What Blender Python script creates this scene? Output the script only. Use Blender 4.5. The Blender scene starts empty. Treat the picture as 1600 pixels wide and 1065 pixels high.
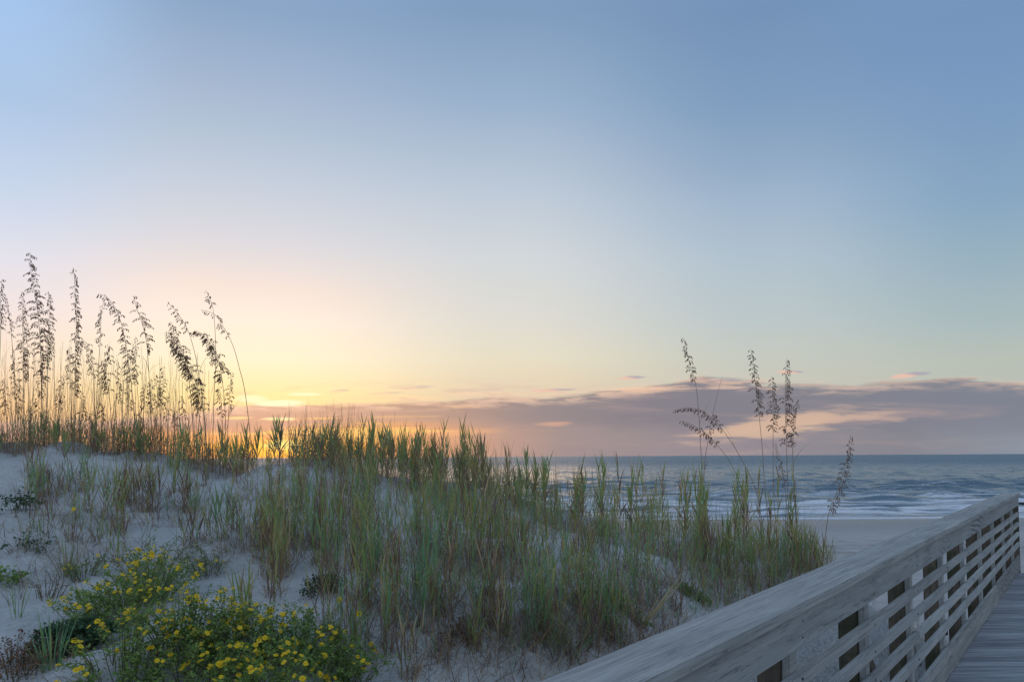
import bpy, math, random
import numpy as np
from mathutils import Vector, Matrix, Euler
random.seed(7); rng = np.random.default_rng(7)
R = math.radians
scene = bpy.context.scene
C = scene.collection

# ------------------------------------------------------------------ camera
EYE = 1.675                     # eye height above the boardwalk deck (deck top is z = 0)
F = 1200.0                      # focal length in photo pixels (1600 wide)
PITCH, ROLL = R(2.5), 0.0055
cam_d = bpy.data.cameras.new('camera'); cam = bpy.data.objects.new('camera', cam_d); C.objects.link(cam)
cam_d.sensor_width = 36; cam_d.lens = F/1600*36
HORIZ = 713.0
SH = (HORIZ-532.5) - F*math.tan(PITCH)
cam_d.shift_y = SH/1600
cam_d.clip_start = .05; cam_d.clip_end = 60000
CM = Matrix.Rotation(math.pi/2+PITCH, 3, 'X') @ Matrix.Rotation(-ROLL, 3, 'Z')
cam.matrix_world = Matrix.Translation((0, 0, EYE)) @ CM.to_4x4()
scene.camera = cam
def ray(px, py):
    d = CM @ Vector(((px-800)/F, (532.5-py+SH)/F, -1.0))
    return d/d.y                # one metre forward
def at(px, py, Y):
    d = ray(px, py); return Vector((d.x*Y, Y, EYE+d.z*Y))
def sm(a, b, x):
    t = np.clip((np.asarray(x, float)-a)/(b-a), 0, 1); return t*t*(3-2*t)

# ------------------------------------------------------------------ terrain
CX = [-16, -9, -5.33, -4.67, -4.0, -3.33, -3.0, -2.67, -2.13, -1.33, -.67, 0, .67, 1.33, 2.0, 2.67, 3.33, 4, 5, 8, 12]
CZ = [1.5, 1.85, 1.75, 1.71, 1.66, 1.60, 1.53, 1.49, 1.50, 1.43, 1.31, 1.14, 1.0, .87, .77, .63, .46, .15, -.3, -1.1, -1.6]
NX = [-9, -2.3, -1, 0, 1, 2, 4, 12]
NZ = [.8, .70, .60, .50, .36, .12, -.4, -.8]
_w = [(rng.uniform(0, 6.28), f, rng.uniform(0, 6.28), a) for f, a in
      [(1.1, .045), (1.5, .04), (2.1, .03), (2.6, .03), (3.3, .022), (4.1, .018), (5.2, .014), (6.5, .011), (8.3, .008), (10.5, .006), (13, .004)]]
def bumps(x, y):
    z = 0
    for th, f, ph, a in _w:
        z = z + a*np.sin(f*(x*math.cos(th)+y*math.sin(th))+ph+1.3*np.sin(.7*f*(y*math.cos(th)-x*math.sin(th))))
    return z
_g = np.random.default_rng(3).uniform(-1, 1, (256, 256))
def vnoise(x, y):
    x = np.asarray(x, float); y = np.asarray(y, float)
    xi = np.floor(x).astype(int); yi = np.floor(y).astype(int); u = x-xi; v = y-yi; u = u*u*(3-2*u); v = v*v*(3-2*v)
    g = lambda a, b: _g[a % 256, b % 256]
    return (g(xi, yi)*(1-u)+g(xi+1, yi)*u)*(1-v)+(g(xi, yi+1)*(1-u)+g(xi+1, yi+1)*u)*v
def fine(x, y): return .030*vnoise(x*2.3+5, y*2.3)+.018*vnoise(x*5.1, y*5.1+9)+.010*np.abs(vnoise(x*9.7, y*9.7))+.006*vnoise(x*19, y*19)
def crestY(x): return 8.0+.22*np.sin(x*.9)+.15*np.sin(x*2.1+1)
def H(x, y):
    x = np.asarray(x, float); y = np.asarray(y, float)
    Yc = crestY(x); zc = np.interp(x, CX, CZ); zn = np.interp(x, NX, NZ)
    t = (y-3.4)/(Yc-3.4)
    f = np.where(t < 0, 1.25*t, 1-(np.clip(1-t, 0, 1))**1.25)
    z = zn+(zc-zn)*f
    z = np.maximum(z, -.55)
    b = np.clip(y-Yc, 0, None)
    z = np.where(y > Yc, zc-np.where(b < 1.2, .16*b*b, .2304+.384*(b-1.2)), z)
    q = -.795*x+.606*y
    w = sm(1.1, 2.7, q)
    low = -.5
    z = np.where(z > low, low+(z-low)*w, z)
    z = z+bumps(x, y)*sm(.9, 1.6, q)
    z = z+(fine(x, y)-.0)*sm(.9, 1.6, q)
    e = np.minimum(np.minimum(sm(-18, -13, x), 1-sm(10, 14, x)), 1-sm(14, 20, y))
    z = -2.3+(np.maximum(z, -2.3)+2.3)*e
    return z
def beachz(y): return np.interp(y, [-100, 16, 52, 60, 120, 400], [-1.95, -1.95, -2.6, -2.9, -5, -12])
def ground(px, py, back=False):
    """the point of the dune seen at a pixel of the photograph"""
    d = ray(px, py); Y = np.linspace(2.2, 12, 400)
    hz = H(d.x*Y, Y); z = EYE+d.z*Y
    k = np.nonzero(hz >= z)[0]
    if len(k) == 0: return None
    Yk = Y[k[0]]; return Vector((d.x*Yk, Yk, float(H(d.x*Yk, Yk))))
def crestpx(px):
    d = (px-800)/F; X = d*8.1
    return HORIZ - .0055*(px-800) + (EYE-float(np.interp(X, CX, CZ)))*F/8.0

# ------------------------------------------------------------------ node helpers
class E:
    """arithmetic on shader sockets"""
    def __init__(s, nt, v): s.nt, s.v = nt, v
    def _m(s, op, *o, clamp=False):
        n = s.nt.nodes.new('ShaderNodeMath'); n.operation = op; n.use_clamp = clamp
        for i, a in enumerate((s,)+o):
            a = a.v if isinstance(a, E) else a
            if isinstance(a, (int, float)): n.inputs[i].default_value = a
            else: s.nt.links.new(a, n.inputs[i])
        return E(s.nt, n.outputs[0])
    def __add__(s, o): return s._m('ADD', o)
    __radd__ = __add__
    def __sub__(s, o): return s._m('SUBTRACT', o)
    def __rsub__(s, o): return E(s.nt, o)._m('SUBTRACT', s)
    def __mul__(s, o): return s._m('MULTIPLY', o)
    __rmul__ = __mul__
    def __truediv__(s, o): return s._m('DIVIDE', o)
    def max(s, o): return s._m('MAXIMUM', o)
    def min(s, o): return s._m('MINIMUM', o)
    def pow(s, o): return s._m('POWER', o)
    def abs(s): return s._m('ABSOLUTE')
    def sqrt(s): return s._m('SQRT')
    def exp(s): return s._m('EXPONENT')
    def atan2(s, o): return s._m('ARCTAN2', o)
    def step(s, a, b):
        n = s.nt.nodes.new('ShaderNodeMapRange'); n.interpolation_type = 'SMOOTHSTEP'
        s.nt.links.new(s.v, n.inputs['Value']); n.inputs['From Min'].default_value = a; n.inputs['From Max'].default_value = b
        if a > b: n.inputs['From Min'].default_value = b; n.inputs['From Max'].default_value = a; n.inputs['To Min'].default_value = 1; n.inputs['To Max'].default_value = 0
        return E(s.nt, n.outputs[0])
def vec(nt, x, y, z):
    n = nt.nodes.new('ShaderNodeCombineXYZ')
    for i, a in enumerate((x, y, z)):
        a = a.v if isinstance(a, E) else a
        if isinstance(a, (int, float)): n.inputs[i].default_value = a
        else: nt.links.new(a, n.inputs[i])
    return n.outputs[0]
def noise(nt, v, scale=1, detail=4, rough=.55, dist=0):
    n = nt.nodes.new('ShaderNodeTexNoise'); n.inputs['Scale'].default_value = scale; n.inputs['Detail'].default_value = detail
    n.inputs['Roughness'].default_value = rough; n.inputs['Distortion'].default_value = dist
    if v is not None: nt.links.new(v, n.inputs['Vector'])
    return E(nt, n.outputs['Fac'])
def lin(c): return tuple(((x/255)/12.92 if x/255 <= .04045 else ((x/255+.055)/1.055)**2.4) for x in c)
def ramp(nt, fac, stops, interp='LINEAR'):
    n = nt.nodes.new('ShaderNodeValToRGB'); n.color_ramp.interpolation = interp
    el = n.color_ramp.elements
    while len(el) > 1: el.remove(el[-1])
    el[0].position = stops[0][0]; el[0].color = (*stops[0][1], 1)
    for p, c in stops[1:]:
        e = el.new(p); e.color = (*c, 1)
    nt.links.new(fac.v if isinstance(fac, E) else fac, n.inputs[0]); return n.outputs[0]
def mix(nt, f, a, b, mode='MIX'):
    n = nt.nodes.new('ShaderNodeMix'); n.data_type = 'RGBA'; n.blend_type = mode; n.clamp_factor = True
    f = f.v if isinstance(f, E) else f
    if isinstance(f, (int, float)): n.inputs[0].default_value = f
    else: nt.links.new(f, n.inputs[0])
    for i, c in ((6, a), (7, b)):
        if isinstance(c, tuple): n.inputs[i].default_value = (*c, 1)
        else: nt.links.new(c, n.inputs[i])
    return n.outputs[2]

# ------------------------------------------------------------------ world: dawn sky with a low bank of cloud
SUN_AZ = math.atan((450-800)/F); SUN_EL = R(2.2)
world = bpy.data.worlds.new('World'); scene.world = world; world.use_nodes = True
nt = world.node_tree; nt.nodes.clear()
tc = nt.nodes.new('ShaderNodeTexCoord'); sp = nt.nodes.new('ShaderNodeSeparateXYZ'); nt.links.new(tc.outputs['Generated'], sp.inputs[0])
x, y, z = (E(nt, sp.outputs[i]) for i in range(3))
hr = (x*x+y*y).sqrt().max(.0001)
el = z.atan2(hr)*(180/math.pi)
az = x.atan2(y)*(180/math.pi)
def column(px, rows, tail):
    A = math.atan((px-800)/F); st = []
    for py, c in rows:
        yh = HORIZ-.0055*(px-800)
        e = math.degrees(math.atan((yh-py)/F*math.cos(A)))
        st.append((max(0, e)/90, lin(c)))
    st = sorted(st)+[(p/90, lin(c)) for p, c in tail]
    return ramp(nt, el/90, st)
tail = [(42, (132, 162, 202)), (75, (150, 180, 220))]  # upper sky above the view, raised as fill for the ground
left = column(20, [(0, (165, 197, 236)), (150, (173, 198, 230)), (300, (200, 214, 235)), (400, (225, 224, 235)), (480, (241, 226, 224)), (560, (251, 226, 200)), (640, (250, 204, 148)), (690, (236, 180, 150))], tail)
suns = column(430, [(0, (138, 165, 199)), (120, (162, 181, 207)), (200, (177, 193, 213)), (300, (200, 208, 221)), (380, (220, 217, 222)), (450, (244, 226, 216)), (500, (253, 236, 220)), (560, (253, 239, 208)), (620, (253, 230, 164)), (690, (240, 180, 150))], tail)
midc = column(800, [(0, (127, 155, 189)), (150, (152, 176, 203)), (300, (189, 201, 215)), (400, (208, 213, 217)), (500, (219, 217, 209)), (560, (227, 219, 196)), (600, (226, 209, 182)), (690, (206, 170, 158))], tail)
rmid = column(1200, [(0, (114, 145, 182)), (150, (126, 156, 190)), (250, (145, 169, 196)), (300, (157, 179, 203)), (400, (175, 192, 205)), (500, (186, 197, 199)), (550, (194, 199, 191)), (600, (198, 196, 184)), (690, (180, 170, 170))], tail)
right = column(1570, [(0, (115, 147, 188)), (150, (122, 154, 191)), (300, (134, 165, 193)), (400, (151, 176, 191)), (500, (168, 185, 188)), (560, (182, 190, 181)), (600, (184, 188, 180)), (690, (150, 158, 178))], tail)
back = ramp(nt, el/90, [(0, lin((184, 195, 213))), (.12, lin((198, 213, 233))), (.45, lin((182, 207, 236))), (.9, lin((152, 184, 224)))])  # unseen sky behind the viewer, brightened as fill for the foreground
sky = mix(nt, az.step(-35, -22), left, suns)
sky = mix(nt, az.step(-18, 0), sky, midc)
sky = mix(nt, az.step(0, 18.5), sky, rmid)
sky = mix(nt, az.step(18.5, 33), sky, right)
sky = mix(nt, az.abs().step(42, 100), sky, back)
# cloud coordinates: cx, cy behave like tangents of azimuth and height, in front of the viewer only
yy = y.max(.2)
cx = x/yy*F+800
ch = z/yy*F
front = y.step(.15, .4)
n1 = noise(nt, vec(nt, cx/210, ch/26, 0), 1, 6, .6, .4)
n2 = noise(nt, vec(nt, cx/60, ch/9, 7), 1, 5, .6, .3)
n3 = noise(nt, vec(nt, cx/420, ch/60, 3), 1, 4, .5)
top = ramp(nt, cx/2000+.1, [(a/2000+.1, (b/200,)*3) for a, b in
    [(-180, 50), (0, 56), (250, 64), (375, 76), (395, 84), (500, 86), (700, 88), (900, 98), (1000, 106), (1100, 125), (1200, 114), (1300, 108), (1500, 118), (1700, 100)]])
sepc = nt.nodes.new('ShaderNodeSeparateColor'); nt.links.new(top, sepc.inputs[0])
topv = E(nt, sepc.outputs[0])*200
edge = topv+(n1-.5)*34+(n2-.5)*16
bank = (edge-ch).step(-3, 5)
def blob(x0, y0, rx, ry, hard=1.0, slope=0):
    dx = (cx-x0)/rx; dy = (ch-y0-(cx-x0)*slope)/ry
    return ((dx*dx+dy*dy)*-hard).exp()
# bank colour
ccol = ramp(nt, cx/1600, [(0, lin((214, 172, 160))), (.22, lin((198, 158, 146))), (.34, lin((186, 152, 140))), (.44, lin((166, 142, 136))), (.53, lin((140, 132, 139))), (.63, lin((124, 122, 136))), (.8, lin((124, 125, 139))), (1, lin((122, 128, 144)))])
lowc = ramp(nt, cx/1600, [(0, lin((232, 180, 156))), (.2, lin((252, 170, 96))), (.34, lin((250, 172, 92))), (.42, lin((216, 160, 124))), (.49, lin((176, 148, 140))), (.55, lin((150, 140, 143))), (.68, lin((142, 136, 146))), (.88, lin((131, 132, 143))), (1, lin((137, 147, 160)))])
ccol = mix(nt, (ch+(n3-.5)*50+(n1-.5)*20).step(62, 28), ccol, lowc)
ccol = mix(nt, (n1-.46).step(0, .3)*.22, ccol, lin((205, 172, 162)))
ccol = mix(nt, (n3-.5).step(0, .3)*.3, ccol, lin((120, 122, 138)))
sky2 = mix(nt, bank*.98, sky, ccol)
# clear gap in the bank and pink lit rims
gapn = (n1-.5)*2.2+(n2-.5)*1.2
gap = ((blob(1215, 46, 165, 19, 1, .11)+gapn*.62+(noise(nt, vec(nt, cx/150, ch/12, 31), 1, 5, .6, .5)-.5)*1.6).step(.3, .85)*blob(1215, 46, 300, 40, 1, .1))*(cx.step(1035, 1080))
sky2 = mix(nt, gap*.9, sky2, lin((214, 182, 160)))
gap2 = ((blob(1370, 58, 120, 16, 1, .12)+gapn*.4).step(.5, .8))
sky2 = mix(nt, gap2*.22, sky2, lin((190, 160, 156)))
rim = ((edge-ch).step(-8, 2)*(edge-ch).step(22, 6)*(n2+n1*.5-.25).step(.4, .66))
sky2 = mix(nt, rim*.75*cx.step(1750, 900).max(.5), sky2, lin((243, 206, 178)))
wsp = noise(nt, vec(nt, cx/95, ch/7, 41), 1, 6, .65, .5)
for (x0, y0, rx, ry, c_, k_) in [(1000, 104, 110, 7, (240, 200, 172), .8), (1150, 106, 60, 6, (232, 196, 176), .6), (870, 50, 45, 7, (224, 172, 146), .7), (720, 80, 70, 6, (236, 190, 158), .5), (1350, 104, 130, 6, (226, 196, 180), .5), (760, 98, 120, 6, (240, 206, 176), .6), (620, 92, 110, 6, (250, 214, 168), .6)]:
    sky2 = mix(nt, (blob(x0, y0, rx, ry)*1.1+(wsp-.5)*2.4).step(.55, 1.15)*blob(x0, y0, rx*1.8, ry*2.5)*k_, sky2, lin(c_))
# small separate clouds
for (x0, y0, rx, ry, sl) in [(1424, 124, 44, 5, .10), (1240, 130, 26, 3, 0), (985, 122, 34, 4, .05), (1120, 118, 60, 4, 0), (650, 108, 30, 3, .1), (530, 104, 22, 4, .1), (600, 100, 40, 3, .05), (860, 104, 50, 3, .03)]:
    b = (blob(x0, y0, rx, ry, 1, sl)+(n2-.5)*1.1+(n1-.5)*.6).step(.42, .75)*blob(x0, y0, rx*2.2, ry*3)
    col = mix(nt, (cx+(ch-y0)*6).step(x0-rx*.2, x0+rx*.6), lin((236, 190, 172)), lin((165, 160, 176)))
    sky2 = mix(nt, b*(.85 if x0 > 800 else .35)*(1.0-bank*.6), sky2, col)
# streaks between x 380 and 900 above the bank
st = (n2*n1*4).step(.95, 1.35)*blob(620, 96, 330, 16)*.5
sky2 = mix(nt, st, sky2, lin((200, 170, 165)))
sky = mix(nt, front, sky, sky2)
# light of the hidden sun: lit gaps
def add(skyc, m, col, k):
    n = nt.nodes.new('ShaderNodeVectorMath'); n.operation = 'SCALE'; n.inputs[0].default_value = tuple(c*k for c in col); nt.links.new(m.v, n.inputs['Scale'])
    a = nt.nodes.new('ShaderNodeVectorMath'); a.operation = 'ADD'; nt.links.new(skyc, a.inputs[0]); nt.links.new(n.outputs[0], a.inputs[1]); return a.outputs[0]
band = noise(nt, vec(nt, cx/170, ch/11, 21), 1, 6, .62, .6)
sky = mix(nt, (blob(535, 40, 170, 24, 1, .04)+(band-.5)*3.2).step(.45, 1.05)*blob(535, 38, 330, 50)*front*.9, sky, lin((255, 204, 122)))
sky = mix(nt, (blob(330, 30, 120, 24, 1, 0)+(band-.5)*2.6).step(.6, 1.2)*blob(330, 30, 260, 45)*front*.6, sky, lin((250, 196, 140)))
sky = mix(nt, (blob(455, 13, 190, 14, 1)+(band-.5)*1.2).step(.3, .9)*front*.95, sky, lin((255, 186, 66)))
sky = mix(nt, (blob(700, 38, 130, 8, 1, .05)+gapn*.5).step(.45, .95)*blob(700, 38, 260, 40)*front*.4, sky, lin((246, 184, 132)))
for (x0, y0, rx, ry, c, k) in [(440, 86, 62, 8, (255, 246, 206), 1), (475, 99, 42, 5, (255, 244, 200), .9), (395, 93, 40, 8, (255, 246, 205), .8), (438, 61, 38, 4, (255, 240, 185), .95),
                               (440, 20, 44, 10, (255, 238, 140), 1), (372, 63, 30, 3, (255, 225, 150), .7)]:
    sky = mix(nt, (blob(x0, y0, rx, ry)+gapn*.5).step(.4, .85)*front*k, sky, lin(c))
sky = add(sky, blob(430, 60, 200, 110, 1)*front, (.55, .34, .12), .05)
sky = add(sky, blob(445, 16, 60, 14, 1)*front, (1.0, .72, .2), .35)
bg = nt.nodes.new('ShaderNodeBackground'); nt.links.new(sky, bg.inputs[0]); bg.inputs[1].default_value = 1.0
ns = nt.nodes.new('ShaderNodeTexSky'); ns.sky_type = 'NISHITA'; ns.sun_disc = False; ns.sun_elevation = SUN_EL; ns.sun_rotation = SUN_AZ
bn = nt.nodes.new('ShaderNodeBackground'); nt.links.new(ns.outputs[0], bn.inputs[0]); bn.inputs[1].default_value = .006
ad = nt.nodes.new('ShaderNodeAddShader'); nt.links.new(bg.outputs[0], ad.inputs[0]); nt.links.new(bn.outputs[0], ad.inputs[1])
wo = nt.nodes.new('ShaderNodeOutputWorld'); nt.links.new(ad.outputs[0], wo.inputs[0])

sd = bpy.data.lights.new('sun', 'SUN'); sd.energy = .5; sd.angle = R(45); sd.color = (1, .62, .32)
so = bpy.data.objects.new('sun', sd); C.objects.link(so)
tosun = Vector((math.sin(SUN_AZ)*math.cos(SUN_EL), math.cos(SUN_AZ)*math.cos(SUN_EL), math.sin(SUN_EL)))
so.rotation_euler = tosun.to_track_quat('Z', 'Y').to_euler(); so.location = (-5, 8, 6)
scene.view_settings.view_transform = 'Standard'; scene.view_settings.look = 'None'; scene.view_settings.exposure = 0; scene.view_settings.gamma = 1

# ------------------------------------------------------------------ materials
def mat(name):
    m = bpy.data.materials.new(name); m.use_nodes = True; nt = m.node_tree
    return m, nt, nt.nodes['Principled BSDF'], nt.nodes['Material Output']
def bump(nt, h, strength, dist, normal_in=None):
    b = nt.nodes.new('ShaderNodeBump'); b.inputs['Strength'].default_value = strength; b.inputs['Distance'].default_value = dist
    nt.links.new(h.v, b.inputs['Height'])
    if normal_in is not None: nt.links.new(normal_in, b.inputs['Normal'])
    return b.outputs[0]
def objco(nt, scale=(1, 1, 1)):
    t = nt.nodes.new('ShaderNodeTexCoord'); m = nt.nodes.new('ShaderNodeMapping'); m.inputs['Scale'].default_value = scale
    nt.links.new(t.outputs['Object'], m.inputs[0]); return m.outputs[0]
def sand_mat(name, c1, c2, wet=False):
    m, nt, p, o = mat(name)
    n = noise(nt, objco(nt), 1.3, 6, .6); g = noise(nt, objco(nt), 60, 4, .6); l = noise(nt, objco(nt), 6, 6, .65, .6)
    g2 = noise(nt, objco(nt), 300, 2, .6)
    c = mix(nt, n.step(.35, .7), c1, c2)
    c = mix(nt, g2.step(.55, .75)*.35, c, tuple(v*.55 for v in c1))
    c = mix(nt, l.step(.62, .75)*.25, c, tuple(v*.6 for v in c1))
    nt.links.new(c, p.inputs['Base Color']); p.inputs['Roughness'].default_value = .9; p.inputs['Specular IOR Level'].default_value = .2
    sp1 = noise(nt, objco(nt), 38, 3, .6, .4); sp2 = noise(nt, objco(nt, (1, 1, 1)), 2.2, 3, .6)
    c = mix(nt, (sp1+(sp2-.5)*.35).step(.635, .69)*.6, c, (.22, .19, .16))
    c = mix(nt, noise(nt, objco(nt), 14, 5, .7).step(.45, .7)*.3, c, tuple(v*.72 for v in c1))
    nt.links.new(c, p.inputs['Base Color'])
    rp = nt.nodes.new('ShaderNodeTexWave'); rp.inputs['Scale'].default_value = 5; rp.inputs['Distortion'].default_value = 5; rp.inputs['Detail'].default_value = 3; rp.inputs['Detail Scale'].default_value = 1.2
    nt.links.new(objco(nt, (.7, 1, 1)), rp.inputs[0])
    b = bump(nt, l+g*.6+E(nt, rp.outputs[1])*.18+noise(nt, objco(nt), 17, 5, .65)*.8, 1.0, .07)
    nt.links.new(b, p.inputs['Normal'])
    if wet:
        t = nt.nodes.new('ShaderNodeTexCoord'); s = nt.nodes.new('ShaderNodeSeparateXYZ'); nt.links.new(t.outputs['Object'], s.inputs[0])
        Y = E(nt, s.outputs[1])+(n-.5)*6
        w = Y.step(38, 49)
        wr = noise(nt, objco(nt, (.5, 2.2, 1)), 1, 6, .7, 1)
        c = mix(nt, (wr-.5).step(.0, .11)*Y.step(27, 31)*Y.step(37, 33)*.75, c, (.14, .11, .09))
        c = mix(nt, (noise(nt, objco(nt, (2.2, 3, 1)), 1, 4, .6)-.5).step(.05, .15)*.3, c, tuple(v*.6 for v in c1))
        c = mix(nt, w, c, tuple(v*.55 for v in c2)); nt.links.new(c, p.inputs['Base Color'])
        nt.links.new((.9-w*.55).v, p.inputs['Roughness'])
    return m
M = {}
M['dune'] = sand_mat('dune_sand', (.61, .61, .60), (.70, .695, .68))
M['beach'] = sand_mat('beach_sand', (.46, .455, .445), (.53, .52, .505), True)
def leaf_mat(name, a, b, trans=.3, rough=.55):
    m, nt, p, o = mat(name)
    g = nt.nodes.new('ShaderNodeNewGeometry')
    r = E(nt, g.outputs['Random Per Island'])
    c = mix(nt, r, a, b)
    nt.links.new(c, p.inputs['Base Color']); p.inputs['Roughness'].default_value = rough; p.inputs['Specular IOR Level'].default_value = .25
    tr = nt.nodes.new('ShaderNodeBsdfTranslucent'); nt.links.new(c, tr.inputs[0])
    mx = nt.nodes.new('ShaderNodeMixShader'); mx.inputs[0].default_value = trans
    nt.links.new(p.outputs[0], mx.inputs[1]); nt.links.new(tr.outputs[0], mx.inputs[2]); nt.links.new(mx.outputs[0], o.inputs[0])
    return m
G = [leaf_mat('grass_green', (.20, .30, .09), (.36, .46, .16), .42),
     leaf_mat('grass_blue_green', (.16, .30, .15), (.27, .43, .24), .4),
     leaf_mat('grass_olive', (.34, .33, .10), (.50, .44, .16), .42),
     leaf_mat('grass_straw', (.46, .36, .20), (.62, .49, .30), .4),
     leaf_mat('grass_brown', (.20, .13, .08), (.36, .22, .14), .3),
     leaf_mat('grass_plum', (.15, .105, .095), (.27, .185, .165), .3)]
GREEN, BLUE, OLIVE, STRAW, BROWN, PLUM = range(6)
M['seed'] = leaf_mat('seed_husk', (.20, .11, .075), (.40, .22, .14), .5, .7)
M['seed_r'] = leaf_mat('seed_husk_tan', (.18, .11, .08), (.36, .23, .16), .35, .7)
M['stem'] = leaf_mat('oat_stem', (.26, .17, .10), (.36, .24, .14), .2)
M['herb'] = leaf_mat('herb_leaf', (.10, .19, .045), (.28, .38, .10), .38)
M['herb_dark'] = leaf_mat('herb_leaf_dark', (.025, .06, .03), (.06, .12, .05), .2)
M['herb_pale'] = leaf_mat('herb_leaf_pale', (.16, .22, .10), (.26, .30, .13), .3)
M['herb_stem'] = leaf_mat('herb_stem', (.10, .09, .05), (.15, .12, .06), .0)
M['petal'] = leaf_mat('yellow_petal', (.80, .54, .01), (.90, .64, .015), .35)
M['disc'] = leaf_mat('flower_disc', (.45, .26, .02), (.55, .32, .03), .0)
M['redleaf'] = leaf_mat('dry_red_leaf', (.13, .06, .04), (.24, .13, .07), .15)

def wood_mat(name, c1, c2, dark, grain=(1.2, 26, 26), rings=.5, blotch=None):
    m, nt, p, o = mat(name)
    v = objco(nt, grain)
    n = noise(nt, v, 1, 6, .65, .6); fine = noise(nt, objco(nt, (grain[0]*3, grain[1]*5, grain[2]*5)), 1, 4, .7)
    big = noise(nt, objco(nt, (.9, 3, 3)), 1, 5, .6, .5)
    w = nt.nodes.new('ShaderNodeTexWave'); w.bands_direction = 'DIAGONAL'; w.inputs['Scale'].default_value = 1.0; w.inputs['Distortion'].default_value = 14
    w.inputs['Detail'].default_value = 3; w.inputs['Detail Scale'].default_value = .6
    nt.links.new(objco(nt, (1.6 if grain[0] < grain[1] else 11, 11 if grain[0] < grain[1] else 1.6, 11)), w.inputs[0])
    c = mix(nt, n.step(.3, .7), c1, c2)
    fig = noise(nt, objco(nt, (.8, 1.6, 1.6)), 1, 2, .5).step(.45, .65)
    c = mix(nt, E(nt, w.outputs[1]).step(.5, .95)*fig*rings, c, dark)
    c = mix(nt, big.step(.5, .72)*.45, c, tuple(a*.72 for a in c1))
    c = mix(nt, fine.step(.54, .66)*.6, c, dark)
    crack = noise(nt, objco(nt, (grain[0]*.7, grain[1]*2.2, grain[2]*2.2)), 1, 3, .5)
    c = mix(nt, ((crack-.5).abs()).step(.012, .0)*big.step(.45, .6)*.8, c, tuple(v*.45 for v in dark))
    if blotch: c = mix(nt, big.step(.4, .6)*.7, c, blotch)
    oi = nt.nodes.new('ShaderNodeObjectInfo'); gi = nt.nodes.new('ShaderNodeNewGeometry')
    rv = E(nt, gi.outputs['Random Per Island']) if name == 'deck_board' else E(nt, oi.outputs['Random'])
    hs = nt.nodes.new('ShaderNodeHueSaturation'); nt.links.new(c, hs.inputs['Color']); nt.links.new((.80+rv*.36).v, hs.inputs['Value'])
    c = hs.outputs[0]
    nt.links.new(c, p.inputs['Base Color']); p.inputs['Roughness'].default_value = .8; p.inputs['Specular IOR Level'].default_value = .3
    nt.links.new(bump(nt, n*.6+fine*.7+E(nt, w.outputs[1])*fig*.06, .7, .006), p.inputs['Normal'])
    return m
M['wood'] = wood_mat('weathered_wood', (.20, .205, .20), (.32, .32, .305), (.075, .08, .08), rings=.4)
M['woodface'] = wood_mat('weathered_wood_figured', (.235, .245, .245), (.33, .34, .335), (.085, .09, .095), (1.2, 16, 16), .85)
M['slat'] = wood_mat('weathered_slat', (.26, .27, .265), (.38, .385, .375), (.13, .135, .135), rings=.15)
M['post'] = wood_mat('shaded_post', (.09, .075, .06), (.20, .155, .12), (.04, .035, .03), (26, 26, 1.2), .4, (.05, .06, .03))  # darker wood with brown-green blotches; shade below the cap is painted in
M['deck'] = wood_mat('deck_board', (.17, .18, .20), (.37, .38, .40), (.06, .065, .08), (1.0, 26, 26), .2)
mm, nt_, p_, o_ = mat('dark_metal'); p_.inputs['Base Color'].default_value = (.06, .065, .07, 1); p_.inputs['Metallic'].default_value = .6; p_.inputs['Roughness'].default_value = .5; M['metal'] = mm

# water
m, nt, p, o = mat('sea_water')
t = nt.nodes.new('ShaderNodeTexCoord'); s = nt.nodes.new('ShaderNodeSeparateXYZ'); nt.links.new(t.outputs['Object'], s.inputs[0])
X, Y = E(nt, s.outputs[0]), E(nt, s.outputs[1])
a1 = noise(nt, vec(nt, X*.28, Y*.75, 0), 1, 5, .6, .5)
a2 = noise(nt, vec(nt, X*.05, Y*.11, 3), 1, 4, .55, .3)
a3 = noise(nt, vec(nt, X*.9, Y*2.2, 5), 1, 4, .6)
a4 = noise(nt, vec(nt, X*.22, Y*.13, 9), 1, 5, .6, .5); a5 = noise(nt, vec(nt, X*.06, Y*.016, 2), 1, 5, .6, .3)
nt.links.new(bump(nt, a4*3.2+a5*9+a1*.7+a2*1.0+a3*.3, .9, .9), p.inputs['Normal'])
at_ = nt.nodes.new('ShaderNodeAttribute'); at_.attribute_name = 'foam'
fo = E(nt, at_.outputs['Fac'])
fn = noise(nt, vec(nt, X*.16, Y*1.0, 1), 1, 7, .72, .8)
fm = (fo+(fn-.5)*1.7).step(.42, .8)
c = mix(nt, (a2-.5).step(-.2, .25), (.085, .14, .175), (.12, .175, .215))
c = mix(nt, fm*.9, c, (.74, .75, .78))
nt.links.new(c, p.inputs['Base Color']); nt.links.new((.18+fm*.5+Y.step(90, 500)*.24).v, p.inputs['Roughness']); p.inputs['IOR'].default_value = 1.33
M['sea'] = m

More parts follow.
